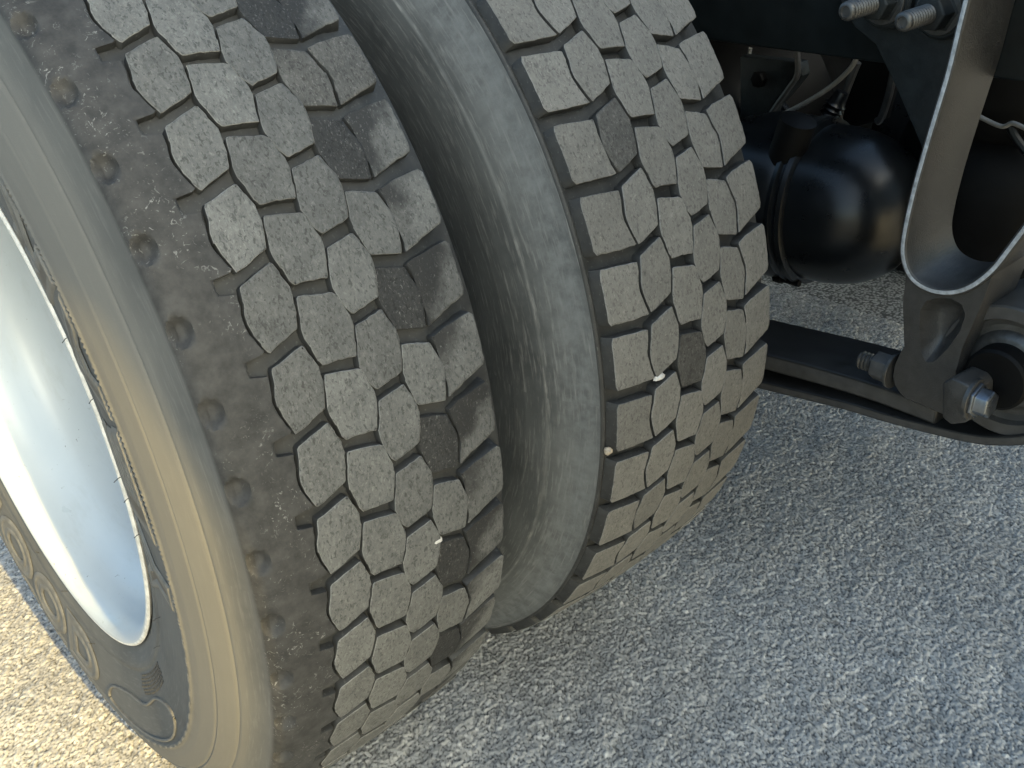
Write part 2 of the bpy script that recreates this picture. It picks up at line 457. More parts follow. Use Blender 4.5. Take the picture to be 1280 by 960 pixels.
def carcass(name, left, floor_r, parent, mat, nseg, dimples=None, phase=0.0, pitch=0.12):
    right = [(2 * XC - x, r) for x, r in (SIDE + [(-0.0600, 0.4855)])][::-1]
    if dimples:
        mid = [(-0.0158, floor_r), (0.0, floor_r + 0.0008), (XC, floor_r + 0.0016), (0.138, floor_r + 0.0006), (0.160, floor_r - 0.003), (0.182, floor_r - 0.011)]
    else:
        mid = [(-0.047, floor_r - 0.0055), (-0.025, floor_r - 0.0015), (0.0, floor_r), (XC, floor_r + 0.0012), (0.138, floor_r), (0.160, floor_r - 0.003), (0.182, floor_r - 0.012)]
    if dimples:
        sp = spline([Vector((x, r, 0)) for x, r in [SIDE[-1]] + left], 4)
        left = [(q.x, q.y) for q in sp[1:]]
    prof = interp_prof((SIDE if dimples else SIDE_INNER) + left, 0.0022) + interp_prof(mid, 0.02) + interp_prof(right, 0.008)
    P = np.array(prof)
    th = np.arange(nseg) * 2 * math.pi / nseg
    x = np.repeat(P[:, 0][:, None], nseg, 1); r = np.repeat(P[:, 1][:, None], nseg, 1)
    T = np.repeat(th[None, :], len(P), 0)
    if dimples:
        ds = ((T - phase) / pitch + 0.5) % 1.0 - 0.5            # in pitches
        a = ds * pitch * 0.5 / 0.0095
        b = (P[:, 0] + 0.0478)[:, None] / 0.0075
        c = (P[:, 1] - 0.5020)[:, None] / 0.0070
        left_side = (P[:, 0] < 0.0)[:, None]
        g = np.clip(1.25 - (a * a + (b * b + c * c) * 0.8), 0, 1) * left_side
        g = g ** 0.7
        tg = np.gradient(P, axis=0); tg /= np.linalg.norm(tg, axis=1)[:, None] + 1e-12
        nx_, nr_ = tg[:, 1], -tg[:, 0]                          # pointing into the rubber
        x = x + g * 0.0072 * nx_[:, None]; r = r + g * 0.0072 * nr_[:, None]
        # fine serration on the ridge between lettering and shoulder
        sr = ((P[:, 1] > 0.4085) & (P[:, 1] < 0.4135) & (P[:, 0] < 0))[:, None]
        x = x + sr * 0.0007 * np.sin(T * 520)
        # uneven wear of the shoulder
        w = (P[:, 1] > 0.497)[:, None] & left_side
        wv = sum(np.sin(T * k + k * 1.7) / k for k in (3, 7, 13, 29, 41)) * 0.0006
        r = r + w * wv
    y = -r * np.cos(T); z = -r * np.sin(T)
    z = np.maximum(z, -H + 0.002)
    co = np.stack([x - XC, y, z], -1).reshape(-1, 3).astype(np.float32)
    n, m = len(P), nseg
    i = np.arange(n * m).reshape(n, m)
    j = np.roll(i, -1, 1)
    q = np.stack([i[:-1], j[:-1], j[1:], i[1:]], -1).reshape(-1, 4).astype(np.int32)
    me = bpy.data.meshes.new(name)
    me.vertices.add(len(co)); me.vertices.foreach_set('co', co.ravel())
    me.loops.add(q.size); me.loops.foreach_set('vertex_index', q.ravel())
    me.polygons.add(len(q)); me.polygons.foreach_set('loop_start', np.arange(0, q.size, 4, dtype=np.int32))
    me.update(calc_edges=True)
    me.polygons.foreach_set('use_smooth', np.ones(len(q), dtype=bool))
    wn_ = np.clip((P[:, 1] - 0.4925) / 0.004, 0, 1) if dimples else np.zeros(len(P))
    at_ = me.attributes.new('worn', 'FLOAT', 'POINT'); at_.data.foreach_set('value', np.repeat(wn_, m).astype(np.float32))
    me.set_sharp_from_angle(angle=R(40))
    me.materials.append(mat); me.materials.append(M['groove'])
    band = np.repeat(((P[:-1, 1] < floor_r + 0.004) & (P[:-1, 0] > (-0.0160 if dimples else -0.0572)) & (P[:-1, 0] < 0.19) & (P[:-1, 1] > 0.485)), m)
    me.polygons.foreach_set('material_index', band.astype(np.int32))
    me.update()
    return link(name, me, parent, (0, 0, H))

# outlines of one pitch of the tread, (x in mm from the first zigzag groove, position in pitches)
TREAD = {
 'A': [(-47, .085), (-24, .125), (-2.5, .165), (-3.2, .30), (-5.6, .44), (-5.8, .54), (-4.2, .64), (-1.2, .78), (1.2, .885), (-22, .865), (-47, .83)],
 'B': [(2, .115), (16, .045), (30.5, -.02), (33.3, .12), (36.8, .28), (36.5, .42), (34.2, .60), (31.6, .74), (18, .815), (4.4, .885), (1.4, .77), (-1.6, .63), (-2.8, .52), (-2.4, .42), (0, .29)],
 'C': [(38.6, .445), (52, .485), (66, .53), (70.2, .57), (72.2, .73), (74.6, .86), (74.2, .98), (71.2, 1.14), (68.4, 1.30), (55, 1.265), (40.8, 1.245), (38, 1.18), (36, 1.04), (33.2, .90), (33.4, .80), (36, .64)],
 'D': [(76, .012), (88, -.015), (100.6, -.05), (104, .08), (108.6, .24), (108.6, .36), (106.8, .52), (102.4, .725), (90, .765), (77, .80), (73.2, .72), (70.6, .58), (68.3, .46), (69.4, .34), (72.8, .19)],
 'E': [(108.2, .46), (122, .515), (135, .58), (138.4, .76), (141.8, .90), (141.6, .99), (139.4, 1.14), (136.6, 1.335), (122, 1.275), (108.6, 1.225), (105.6, 1.03), (103.2, .87), (103.4, .77), (105.8, .62)],
 'F': [(137.2, .535), (150, .485), (184, .43), (184, 1.13), (160, 1.225), (139.6, 1.325), (142, 1.14), (144.3, .99), (144.4, .89), (141, .75)],
}
def chaikin(pts, q=0.16):
    out = []
    for k in range(len(pts)):
        a, b = np.array(pts[k]), np.array(pts[(k + 1) % len(pts)])
        out.append(a * (1 - q) + b * q); out.append(a * q + b * (1 - q))
    return out
def outline(col, pitch_mm, seed, rough=0.25):
    """rounded, slightly chipped outline in mm"""
    rg = np.random.default_rng(seed)
    p = [(x, s * pitch_mm) for x, s in TREAD[col]]
    p = chaikin(p, 0.09); out = []
    for k in range(len(p)):
        a, b = p[k], p[(k + 1) % len(p)]
        L = np.linalg.norm(b - a); n = max(1, int(L / 5.0))
        for j in range(n): out.append(a + (b - a) * j / n)
    out = [q + rg.normal(0, rough, 2) for q in out]
    out = inset(np.array(out), -0.05)
    sm = 0.5 * (out[:, 1].min() + out[:, 1].max()); hl = 0.5 * (out[:, 1].max() - out[:, 1].min())
    out[:, 1] = sm + (out[:, 1] - sm) * (1 + 2.2 / hl)
    return out
def inset(p, d):
    n = len(p); o = np.zeros_like(p)
    area = 0.5 * sum(p[k][0] * p[(k + 1) % n][1] - p[(k + 1) % n][0] * p[k][1] for k in range(n))
    sg = 1 if area > 0 else -1
    for k in range(n):
        t = p[(k + 1) % n] - p[k - 1]; t = t / (np.linalg.norm(t) + 1e-9)
        o[k] = p[k] + sg * d * np.array([-t[1], t[0]])
    return o
def crown(x_mm, r0):
    u = (x_mm - XC * 1000) / 117.0
    return r0 - 0.0062 * u * u
def block_mesh(name, col, pitch, r0, depth, seed, mats, dh=0.0, rough=0.25, shoulder=False):
    R0 = 0.51
    pm = pitch * R0 * 1000
    o = outline(col, pm, seed, rough)
    i1 = inset(o, 0.45); i2 = inset(o, 2.6); lo = inset(o, -0.25)
    n = len(o)
    rg = np.random.default_rng(seed + 99)
    tilt = rg.normal(0, 0.0003)
    if col in 'AF':       # flare of the shoulder side
        far = (o[:, 0] < -40) if col == 'A' else (o[:, 0] > 178)
        lo[far, 0] += -4.5 if col == 'A' else 4.5
    v = []
    def put(pts, dr, fl=None):
        for (x, s) in pts:
            r = (crown(x, r0) + dh + dr) if fl is None else fl
            if fl is not None and col == 'A' and x < -40: r = fl - 0.006
            if fl is not None and col == 'F' and x > 160: r = fl - 0.013
            th = s / 1000 / R0
            v.append((x / 1000 - XC, -r * math.cos(th), -r * math.sin(th)))
    put(i2, 0.0); put(i1, -0.0001); put(o, -0.0006); put(lo, 0, r0 - depth - 0.0025)
    f = [tuple(range(n))]; mi = [0]
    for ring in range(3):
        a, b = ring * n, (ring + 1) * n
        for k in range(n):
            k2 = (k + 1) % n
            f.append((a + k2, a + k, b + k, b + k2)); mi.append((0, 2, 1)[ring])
    me = bpy.data.meshes.new(name)
    me.from_pydata(v, [], f)
    for m in mats: me.materials.append(m)
    me.materials.append(mats[0] if mats[0].name.startswith(('block_dark', 'block_stain', 'block_shoulder')) else M['block_edge'])
    me.polygons.foreach_set('material_index', mi)
    bm = bmesh.new(); bm.from_mesh(me)
    bmesh.ops.recalc_face_normals(bm, faces=bm.faces)
    bm.faces.ensure_lookup_table()
    nn = bm.faces[0].normal
    if nn.y > 0: bmesh.ops.reverse_faces(bm, faces=bm.faces)
    bmesh.ops.triangulate(bm, faces=[bm.faces[0]])
    bm.to_mesh(me); bm.free()
    me.polygons.foreach_set('use_smooth', [True] * len(me.polygons))
    me.set_sharp_from_angle(angle=R(45))
    me.update()
    return me

def build_tyre(tyre, cols, npitch, th0, r0, depth, top, dark_rule, variants=4, rough=0.25, special=None):
    pitch = 2 * math.pi / npitch
    lib = {}
    for c in cols:
        for vv in range(variants):
            lib[c, vv] = block_mesh('tread_block', c, pitch, r0, depth, 100 * ord(c) + vv, [top, M['groove']], 0.0, rough)
            lib[c, vv, 'd'] = None
    first = int(math.floor((-1.35 - th0) / pitch)); last = int(math.ceil((1.15 - th0) / pitch))
    restv, restf, restm = [], [], []
    for k in range(first, first + npitch):
        for c in cols:
            vv = (k * 7 + ord(c) * 3 + (k // 3)) % variants
            me = lib[c, vv]
            mat_over = dark_rule(c, k)
            if mat_over:
                key = (c, vv, mat_over[0])
                if lib.get(key) is None:
                    lib[key] = block_mesh('tread_block', c, pitch, r0, depth, 100 * ord(c) + vv, [M[mat_over[0]], M['groove']], mat_over[1], rough)
                me = lib[key]
            a = th0 + k * pitch
            if k <= last:
                o = link('tread_block', me, tyre)
                o.rotation_euler = (a + random.gauss(0, 0.0012), 0, 0)
            else:
                b = len(restv); ca, sa = math.cos(a), math.sin(a)
                for q in me.vertices:
                    x, y, z = q.co
                    restv.append((x, y * ca - z * sa, max(y * sa + z * ca, -H + 0.002)))
                for pl in me.polygons:
                    restf.append(tuple(b + i for i in pl.vertices)); restm.append(pl.material_index)
    me = new_mesh('tread_blocks', restv, restf, [top, M['groove'], M['block_edge']], 45, restm)
    o = link('tread_blocks', me, tyre); o['kind'] = 'stuff'

# --- outer wheel
N_O, TH_O, R_O = 52, -0.8219, 0.5115
N_I, TH_I, R_I = 48, -0.6661, 0.5130
PO = 2 * math.pi / N_O; PI_ = 2 * math.pi / N_I
outer = empty('truck_wheel', (XC, 0, 0), 'outer truck wheel with white rim, worn smooth shoulder and lettered sidewall', 'wheel', 'dual wheels on the drive axle')
t_o = carcass('tyre', OUTER_SHOULDER, R_O - 0.0105, outer, M['tyre_outer'], 52 * 22, dimples=True, phase=TH_O + PO * 0.33, pitch=PO)
t_o['label'] = 'dusty black tyre with raised letters and worn outer shoulder'
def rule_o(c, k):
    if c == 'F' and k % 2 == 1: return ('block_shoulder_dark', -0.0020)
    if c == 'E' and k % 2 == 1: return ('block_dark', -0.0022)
    if c in 'EF' and k == 0: return ('block_stained', -0.0008)
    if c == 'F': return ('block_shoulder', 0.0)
    return None
build_tyre(t_o, 'BCDEF', N_O, TH_O, R_O, 0.0096, M['block_top'], rule_o, variants=5, rough=0.28)

def shoulder_rib(tyre):
    """continuous worn rib left of the first zigzag groove, with a short notch at every pitch"""
    pm = PO * 510.0
    edge = [(-14.2, 0.02), (-14.0, .10), (-9, .125), (-2.6, .155), (-3.2, .22), (-3.4, .30), (-4.6, .38), (-5.7, .46), (-5.7, .54), (-4.4, .63), (-2.8, .70), (-1.2, .78), (1.0, .87), (-1.2, .895), (-8, .905), (-13.6, .915), (-14.2, .97)]
    v, f, mi = [], [], []
    rg = np.random.default_rng(3)
    pts = []
    for k in range(N_O):
        for (x, s) in edge: pts.append((x + (1.0 if x > -7 else 0.0) + rg.normal(0, .2), TH_O + (k + s) * PO))
    n = len(pts)
    for (x, th) in pts:
        # left anchor, bevel ring, edge, floor
        wv = sum(math.sin(th * k + k * 1.7) / k for k in (3, 7, 13, 29, 41)) * 0.0006
        for (xx, rr) in ((-16.5, 0.5084 + wv), (x - 0.9, crown(x, R_O) - 0.0004), (x, crown(x, R_O) - 0.0013), (x + 0.5, R_O - 0.0125)):
            v.append((xx / 1000 - XC, -rr * math.cos(th), max(-rr * math.sin(th), -H + 0.002)))
    for k in range(n):
        k2 = (k + 1) % n
        for r_ in range(3):
            f.append((4 * k + r_, 4 * k + r_ + 1, 4 * k2 + r_ + 1, 4 * k2 + r_)); mi.append(0 if r_ < 2 else 1)
    me = new_mesh('shoulder_rib', v, f, [M['tyre_outer'], M['groove']], 45, mi)
    o = fix_normals(link('shoulder_rib', me, tyre))
    at_ = o.data.attributes.new('worn', 'FLOAT', 'POINT'); at_.data.foreach_set('value', [1.0] * len(o.data.vertices))
    return o
shoulder_rib(t_o)

# sidewall lettering, raised outlines
PR = np.array(SIDE)
def side_x(r):
    return float(np.interp(r, PR[:, 1], PR[:, 0]))
def wrap(r, th, h):
    return (side_x(r) - h - XC, -r * math.cos(th), -r * math.sin(th))
def glyph_mesh(ch):
    cu = bpy.data.curves.new('glyph', 'FONT'); cu.body = ch; cu.size = 1.0; cu.align_x = 'CENTER'
    cu.resolution_u = 5
    ob = bpy.data.objects.new('glyph', cu); COL.objects.link(ob)
    bpy.context.view_layer.update()
    dg = bpy.context.evaluated_depsgraph_get()
    cu.fill_mode = 'NONE'; cu.bevel_depth = 0.05; cu.bevel_resolution = 1; cu.offset = 0.03
    dg.update()
    outl = bpy.data.meshes.new_from_object(ob.evaluated_get(dg))
    cu.fill_mode = 'FRONT'; cu.bevel_depth = 0.0
    dg.update()
    fill = bpy.data.meshes.new_from_object(ob.evaluated_get(dg))
    bpy.data.objects.remove(ob); bpy.data.curves.remove(cu)
    return outl, fill
def letter(ch, thc, tyre, r_top=0.337, r_bot=0.4060, width=0.098):
    outl, fill = glyph_mesh(ch)
    xs = [q.co.x for q in outl.vertices]; ys = [q.co.y for q in outl.vertices]
    x0, x1, y0, y1 = min(xs), max(xs), min(ys), max(ys)
    v, f, mi = [], [], []
    for me, lift, m in ((outl, 0.0009, 0), (fill, 0.0015, 1)):
        b = len(v)
        if m == 1:
            bm = bmesh.new(); bm.from_mesh(me)
            for it in range(3):
                es = [e for e in bm.edges if e.calc_length() > 0.12]
                if es: bmesh.ops.subdivide_edges(bm, edges=es, cuts=1)
                bmesh.ops.triangulate(bm, faces=bm.faces)
            bm.to_mesh(me); bm.free()
        for q in me.vertices:
            u = ((q.co.x - x0) / (x1 - x0) - 0.5) * width
            r = r_bot + (r_top - r_bot) * (q.co.y - y0) / (y1 - y0)
            hgt = q.co.z * 0.042 + (lift if m == 1 else 0.0008)
            v.append(wrap(r, thc - u / 0.378, hgt))
        for pl in me.polygons:
            f.append(tuple(b + i for i in pl.vertices)); mi.append(m)
    me = new_mesh('raised_letter', v, f, [M['letter'], M['letter_dark' if thc < 0.5 else 'letter']], 40, mi)  # front letters get a darker fill that paints in their shade
    return link('raised_letter', me, tyre)
for ch, th in zip('GOODYEAR', (2.42, 2.15, 1.885, 1.62, 0.10, -0.16, -0.43, -0.70)):
    o = letter(ch, th, t_o); o['label'] = 'raised outlined letter %s on the sidewall' % ch
# emblem outline between the two words
def emblem(tyre):
    pl = [(1.42, .398), (1.36, .372), (1.20, .362), (1.02, .366), (0.86, .360), (0.74, .372), (0.70, .390), (0.80, .402), (1.0, .404), (1.25, .4035)]
    pts = spline([Vector((a, r, 0)) for a, r in pl], 8, closed=True)
    pts = [Vector(wrap(q.y, q.x, 0.0008)) for q in pts]; pts.append(pts[0].copy())
    v, f = tube(pts, 0.0018, 6)
    link('sidewall_emblem', new_mesh('sidewall_emblem', v, f, M['letter']), tyre)
emblem(t_o)
# small moulded print near the bead, too small to read
def small_print(tyre):
    v, f = [], []
    for row in range(6):
        r = 0.3340 + row * 0.0038; th = 0.66 + abs(row - 3) * 0.006
        while th < 1.0 - abs(row - 3) * 0.01:
            w = random.uniform(0.006, 0.022); b = len(v)
            for (dr, dt, h) in ((0, 0, .0), (0.0020, 0, .0), (0.0020, w, .0), (0, w, .0), (0, 0, .0007), (0.0020, 0, .0007), (0.0020, w, .0007), (0, w, .0007)):
                v.append(wrap(r + dr, th + dt, h))
            f += [(b + 4, b + 5, b + 6, b + 7), (b, b + 1, b + 5, b + 4), (b + 1, b + 2, b + 6, b + 5), (b + 2, b + 3, b + 7, b + 6), (b + 3, b, b + 4, b + 7)]
            th += w + random.uniform(0.003, 0.008)
    o = fix_normals(link('moulded_print', new_mesh('moulded_print', v, f, M['letter_dark'], 0), tyre)); o['kind'] = 'stuff'
small_print(t_o)
# moulding hairs that stick out beside the rim
for th, L in ((-0.5, .007), (-0.33, .005), (-0.12, .008), (-0.05, .005), (0.1, .006), (0.35, .007), (0.55, .006), (1.5, .006), (1.75, .007), (2.0, .005)):
    r = random.uniform(.310, .34); a = Vector(wrap(r, th, -0.0005)); b = Vector(wrap(r - .002, th + .01, L))
    v, f = tube([a, (a + b) / 2 + Vector((0, .0006, .0004)), b], 0.0004, 5)
    link('moulding_hair', new_mesh('moulding_hair', v, f, M['letter_dark']), t_o)

# --- rims
def rim(parent, flip=False):
    prof = [(-0.056, 0.2895), (-0.062, 0.2945), (-0.0665, 0.3020), (-0.0690, 0.3035), (-0.0708, 0.3020), (-0.0712, 0.2995), (-0.0695, 0.2955), (-0.0640, 0.2905), (-0.0560, 0.2872), (-0.044, 0.2850), (-0.030, 0.2838), (-0.020, 0.2815), (-0.008, 0.2740), (0.004, 0.2655), (0.018, 0.2610), (0.05, 0.2600), (0.10, 0.2600), (0.135, 0.2610), (0.160, 0.2560), (0.172, 0.2400), (0.178, 0.210), (0.180, 0.15), (0.178, 0.10)]
    n = 160; v = []; f = []; mi = []
    for (x, r) in prof:
        for k in range(n):
            th = 2 * math.pi * k / n
            v.append(((x - XC) * (-1 if flip else 1), -r * math.cos(th), -r * math.sin(th)))
    for i in range(len(prof) - 1):
        for k in range(n):
            k2 = (k + 1) % n
            f.append((i * n + k, i * n + k2, (i + 1) * n + k2, (i + 1) * n + k)); mi.append(1 if 2 <= i <= 4 else 0)
    me = new_mesh('rim', v, f, [M['rim'], M['rim_edge']], 40, mi)
    o = link('rim', me, parent, (0, 0, H))
    fix_normals(o)
    return o
rim_o = rim(outer)
rim_o['label'] = 'white painted steel rim with deep dish'

# --- inner wheel
XI = 0.3723
inner = empty('truck_wheel', (XI + XC, 0, 0), 'inner truck wheel behind the outer one, squared tan tread blocks and scuffed blue-grey sidewall', 'wheel', 'dual wheels on the drive axle')
t_i = carcass('tyre', INNER_SHOULDER, R_I - 0.0135, inner, M['tyre_inner'], 48 * 12)
def rule_i(c, k):
    if c == 'C' and k == 4: return ('block_stained', -0.0004)
    if c == 'B' and k == 1: return ('block_stained', 0.0)
    if c == 'D' and k == 3: return None
    return None
build_tyre(t_i, 'ABCDEF', N_I, TH_I, R_I, 0.0122, M['block_top_tan'], rule_i, variants=4, rough=0.22)
rim(inner, flip=True)
# chalk scrawl on the inner tyre's sidewall
def scrawl(tyre):
    for pl in ([(-.52, .474), (-.50, .458), (-.455, .449), (-.42, .455), (-.405, .466), (-.43, .476), (-.46, .468), (-.44, .455)],
               [(-.40, .478), (-.36, .470), (-.325, .455), (-.31, .462), (-.33, .477), (-.36, .479)],
               [(-.30, .479), (-.27, .468), (-.25, .455)]):
        pts = spline([Vector((a, r, 0)) for a, r in pl], 8)
        pts = [Vector(wrap(q.y, q.x, -0.0004)) for q in pts]
        v, f = tube(pts, 0.0008, 5)
        link('chalk_mark', new_mesh('chalk_mark', v, f, M['chalk']), tyre)
scrawl(t_i)

# ------------------------------------------------------------------ stones caught in the tread
def stone(name, x, r, th, size, mat, label):
    c = Vector((x, -r * math.cos(th), H - r * math.sin(th)))
    bm = bmesh.new(); bmesh.ops.create_icosphere(bm, subdivisions=2, radius=1.0)
    for q in bm.verts:
        k = 1 + random.uniform(-.18, .18)
        q.co = Vector((q.co.x * size[0] * k, q.co.y * size[1] * k, q.co.z * size[2] * k))
    me = bpy.data.meshes.new(name); bm.to_mesh(me); bm.free(); me.materials.append(mat)
    o = link(name, me, None, c); o.rotation_euler = (th + 0.2, 0.15, 0.1)
    tag(o, label, 'stone')

# ------------------------------------------------------------------ suspension and chassis
def add(name, vf, mat, parent, bev=0, smooth=35, fix=True):
    o = mobj(name, vf[0], vf[1], mat, parent, smooth)
    if fix: fix_normals(o)
    if bev: bevel(o, bev)
    return o
def box(c0, c1):
    (x0, y0, z0), (x1, y1, z1) = c0, c1
    p = [(x0, y0, z0), (x1, y0, z0), (x1, y1, z0), (x0, y1, z0)]
    return extrude_poly(p, (0, 0, z1 - z0))
def threads(p0, axis, r, L, pitch=0.0046, chamfer=0.002):
    prof = [(0, r * 0.82)]
    t = 0.0
    while t < L - chamfer:
        prof += [(t + pitch * .05, r * 0.78), (t + pitch * .40, r), (t + pitch * .62, r)]; t += pitch
    prof += [(L - 0.0008, r * 0.86), (L, r * 0.72), (L + 0.0002, r * 0.55), (L - 0.0012, r * 0.5)]
    return lathe(p0, axis, prof, 24)

# frame rail
XR = 0.785
rail_bot = 0.722
fr = empty('frame_rail', (XR, -0.3, 0), 'long dark chassis rail running above the suspension at the top', 'rail')
pr = [(XR, rail_bot), (XR + 0.085, rail_bot), (XR + 0.085, rail_bot + 0.009), (XR + 0.009, rail_bot + 0.009), (XR + 0.009, rail_bot + 0.26), (XR + 0.085, rail_bot + 0.26), (XR + 0.085, rail_bot + 0.27), (XR, rail_bot + 0.27)]
add('channel', extrude_poly([(x, -1.45, z) for x, z in pr], (0, 3.6, 0)), M['frame'], fr, 0.003)

# hanger bracket
hg = empty('hanger_bracket', at(1180, 520, 0.70), 'cast hanger bracket with curved bright edge bolted to the chassis rail', 'bracket')
xe = 0.69
curve = [(1224, -40), (1208, 20), (1191, 90), (1176, 140), (1161, 190), (1147, 240), (1136, 288), (1133, 318), (1141, 343), (1160, 357), (1185, 361), (1210, 354), (1236, 334), (1259, 305), (1285, 270), (1325, 215), (1350, 180)]
cp = spline([at(a, b, xe) for a, b in curve], 5)
def sheet(path, thick, depth, x0):
    n = len(path); v = []; f = []; mi = []
    for i, q in enumerate(path):
        t = path[min(i + 1, n - 1)] - path[max(i - 1, 0)]
        nrm = Vector((0, -t.z, t.y)).normalized()       # turns to the inside of the U
        for (dx, s) in ((0.0, 0.0), (0.0, thick), (depth, thick), (depth, 0.0)):
            p = q + nrm * s; v.append((x0 + dx, p.y, p.z))
    for i in range(n - 1):
        for k in range(4):
            k2 = (k + 1) % 4
            f.append((4 * i + k, 4 * i + k2, 4 * i + 4 + k2, 4 * i + 4 + k)); mi.append(1 if k == 0 else 0)
    f += [(0, 1, 2, 3), (4 * n - 4, 4 * n - 3, 4 * n - 2, 4 * n - 1)]; mi += [0, 0]
    return v, f, mi
v, f, mi = sheet(cp, 0.0085, 0.094, xe)
fl = mobj('flange', v, f, [M['cast'], M['edge']], hg, 35, mi)
fix_normals(fl); bevel(fl, 0.0022)
# back plate against the rail
bp = [(1040, -60), (1052, 6), (1068, 34), (1094, 56), (1120, 110), (1150, 180), (1163, 225), (1178, 215), (1215, 60), (1232, -60)]
add('back_plate', extrude_poly([at(a, b, 0.768) for a, b in bp], (0.0155, 0, 0)), M['cast_dark'], hg, 0.002)
# mounting studs with nuts on cast pads
for (a, b, a2, b2) in ((1067, 15, 1112, -2), (1135, 29, 1182, 10)):
    base = at(a2, b2, 0.768)
    pad = lathe((0.770, base.y, base.z), (-1, 0, 0), [(0, 0.031), (0.010, 0.030), (0.013, 0.027)], 32)
    add('stud_pad', pad, M['cast_dark'], hg)
    nt = lathe((0.757, base.y, base.z), (-1, 0, 0), [(0, 0.0225), (0.0035, 0.0225), (0.0036, 0.0185), (0.021, 0.0185), (0.0225, 0.0165)], 6)
    add('nut', nt, M['cast_dark'], hg, 0.0008)
    ws = lathe((0.757, base.y, base.z), (-1, 0, 0), [(0, 0.0245), (0.0030, 0.0245), (0.0034, 0.024)], 32)
    add('washer', ws, M['steel'], hg)
    st = threads((0.740, base.y, base.z), (-1, 0, 0), 0.0098, 0.052)
    add('stud', st, M['steel'], hg)

# neck with a recessed pocket
nk = [(1133, 322), (1127, 380), (1129, 436), (1119, 450), (1114, 470), (1118, 488), (1130, 500), (1180, 521), (1195, 516), (1199, 500), (1194, 472), (1203, 438), (1226, 386), (1250, 325), (1236, 337), (1210, 356), (1185, 363), (1160, 359), (1142, 345)]
pk = [(1151, 388), (1158, 377), (1172, 373), (1188, 374), (1201, 381), (1206, 394), (1199, 414), (1185, 434), (1168, 451), (1158, 452), (1152, 440), (1150, 410)]
xn = 0.6935
def neck():
    N = 72
    c = at(1172, 408, xn)
    def resample(poly, x, sub=1):
        q = [at(a, b, x) for a, b in poly]
        dense = []
        for k in range(len(q)):
            for j in range(24): dense.append(q[k].lerp(q[(k + 1) % len(q)], j / 24))
        out = []
        for k in range(N):
            th = 2 * math.pi * k / N; best = None
            dirv = Vector((0, math.cos(th), math.sin(th)))
            for d in dense:
                e = d - c
                if e.length > 1e-6:
                    s = e.normalized().dot(dirv) + e.length * 0.02
                    if best is None or s > best[0]: best = (s, d)
            out.append(best[1])
        return out
    O = resample(nk, xn); K = resample([((a - 1172) * 1.03 + 1172, (b - 405) * 1.03 + 405) for a, b in pk], xn)
    Kf = [c.lerp(q, 0.62) for q in resample(pk, xn)]
    v = []; f = []
    rings = [[q + Vector((0.075, 0, 0)) for q in O], [q + Vector((0.004, 0, 0)) for q in O], [c.lerp(q, 0.965) for q in O], K, [c.lerp(q, 0.95) + Vector((0.003, 0, 0)) for q in K], [q + Vector((0.020, 0, 0)) for q in Kf], [c.lerp(q, 0.55) + Vector((0.023, 0, 0)) for q in Kf]]
    for r_ in rings: v += r_
    for i in range(len(rings) - 1):
        for k in range(N):
            k2 = (k + 1) % N
            f.append((i * N + k, i * N + k2, (i + 1) * N + k2, (i + 1) * N + k))
    f.append(tuple(range(N))); f.append(tuple((len(rings) - 1) * N + k for k in range(N)))
    return v, f
add('neck', neck(), M['cast'], hg, smooth=40)

# clamp bolt through the boss
nc = at(1104, 459, 0.702)
ydir = Vector((0, -1, 0))
bolt_y = nc.y
add('nut', lathe((0.702, nc.y + 0.010, nc.z), (0, -1, 0), [(0, 0.0155), (0.0012, 0.017), (0.020, 0.017), (0.0212, 0.0160)], 6, phase=0.3), M['leaf_edge'], hg, 0.0008)
add('washer', lathe((0.702, nc.y - 0.0115, nc.z), (0, -1, 0), [(0, 0.0205), (0.003, 0.0205), (0.0034, 0.020)], 32), M['steel'], hg)
add('bolt_thread', threads((0.702, nc.y + 0.006, nc.z), (0, 1, 0), 0.0108, 0.024), M['steel'], hg)
sq = [(1178, 478), (1190, 473), (1209, 481), (1215, 490), (1214, 521), (1206, 529), (1188, 531), (1177, 522)]
add('clamp_block', extrude_poly([at(a, b, 0.655) for a, b in sq], (0.05, -0.004, 0.0)), M['cast'], hg, 0.0025)
bh = at(1229, 503, 0.668)
add('washer', lathe((0.668, bh.y + 0.012, bh.z), (0, -1, 0), [(0, 0.0225), (0.004, 0.0225), (0.0045, 0.022)], 32), M['steel'], hg)
add('bolt_head', lathe((0.668, bh.y + 0.008, bh.z), (0, -1, 0), [(0, 0.0195), (0.004, 0.0195), (0.0042, 0.0152), (0.016, 0.0152), (0.0175, 0.0135)], 6, phase=0.35), M['steel_bright'], hg, 0.0006)

# leaf spring with eye and bushing
xl = 0.715
ec = at(1256, 466, xl)
lf = empty('leaf_spring', (xl + 0.045, ec.y, 0), 'black leaf spring ending in a round bushed eye below the hanger', 'spring')
def strip(path, thick, x0, x1):
    """flat bar: path is its upper near edge in the YZ plane"""
    n = len(path); v = []; f = []; mi = []
    for i, q in enumerate(path):
        t = path[min(i + 1, n - 1)] - path[max(i - 1, 0)]
        nrm = Vector((0, t.z, -t.y)).normalized()
        if nrm.z > 0: nrm = -nrm
        for (xx, s) in ((x0, 0), (x1, 0), (x1, thick), (x0, thick)):
            p = q + nrm * s; v.append((xx, p.y, p.z))
    for i in range(n - 1):
        for k in range(4):
            k2 = (k + 1) % 4
            f.append((4 * i + k, 4 * i + k2, 4 * i + 4 + k2, 4 * i + 4 + k)); mi.append(1 if k == 3 else 0)
    f += [(0, 1, 2, 3), (4 * n - 4, 4 * n - 3, 4 * n - 2, 4 * n - 1)]; mi += [0, 0]
    return v, f, mi
up = [at(a, b, xl) for a, b in ((951, 441), (1020, 459), (1085, 478), (1130, 494), (1172, 510))]
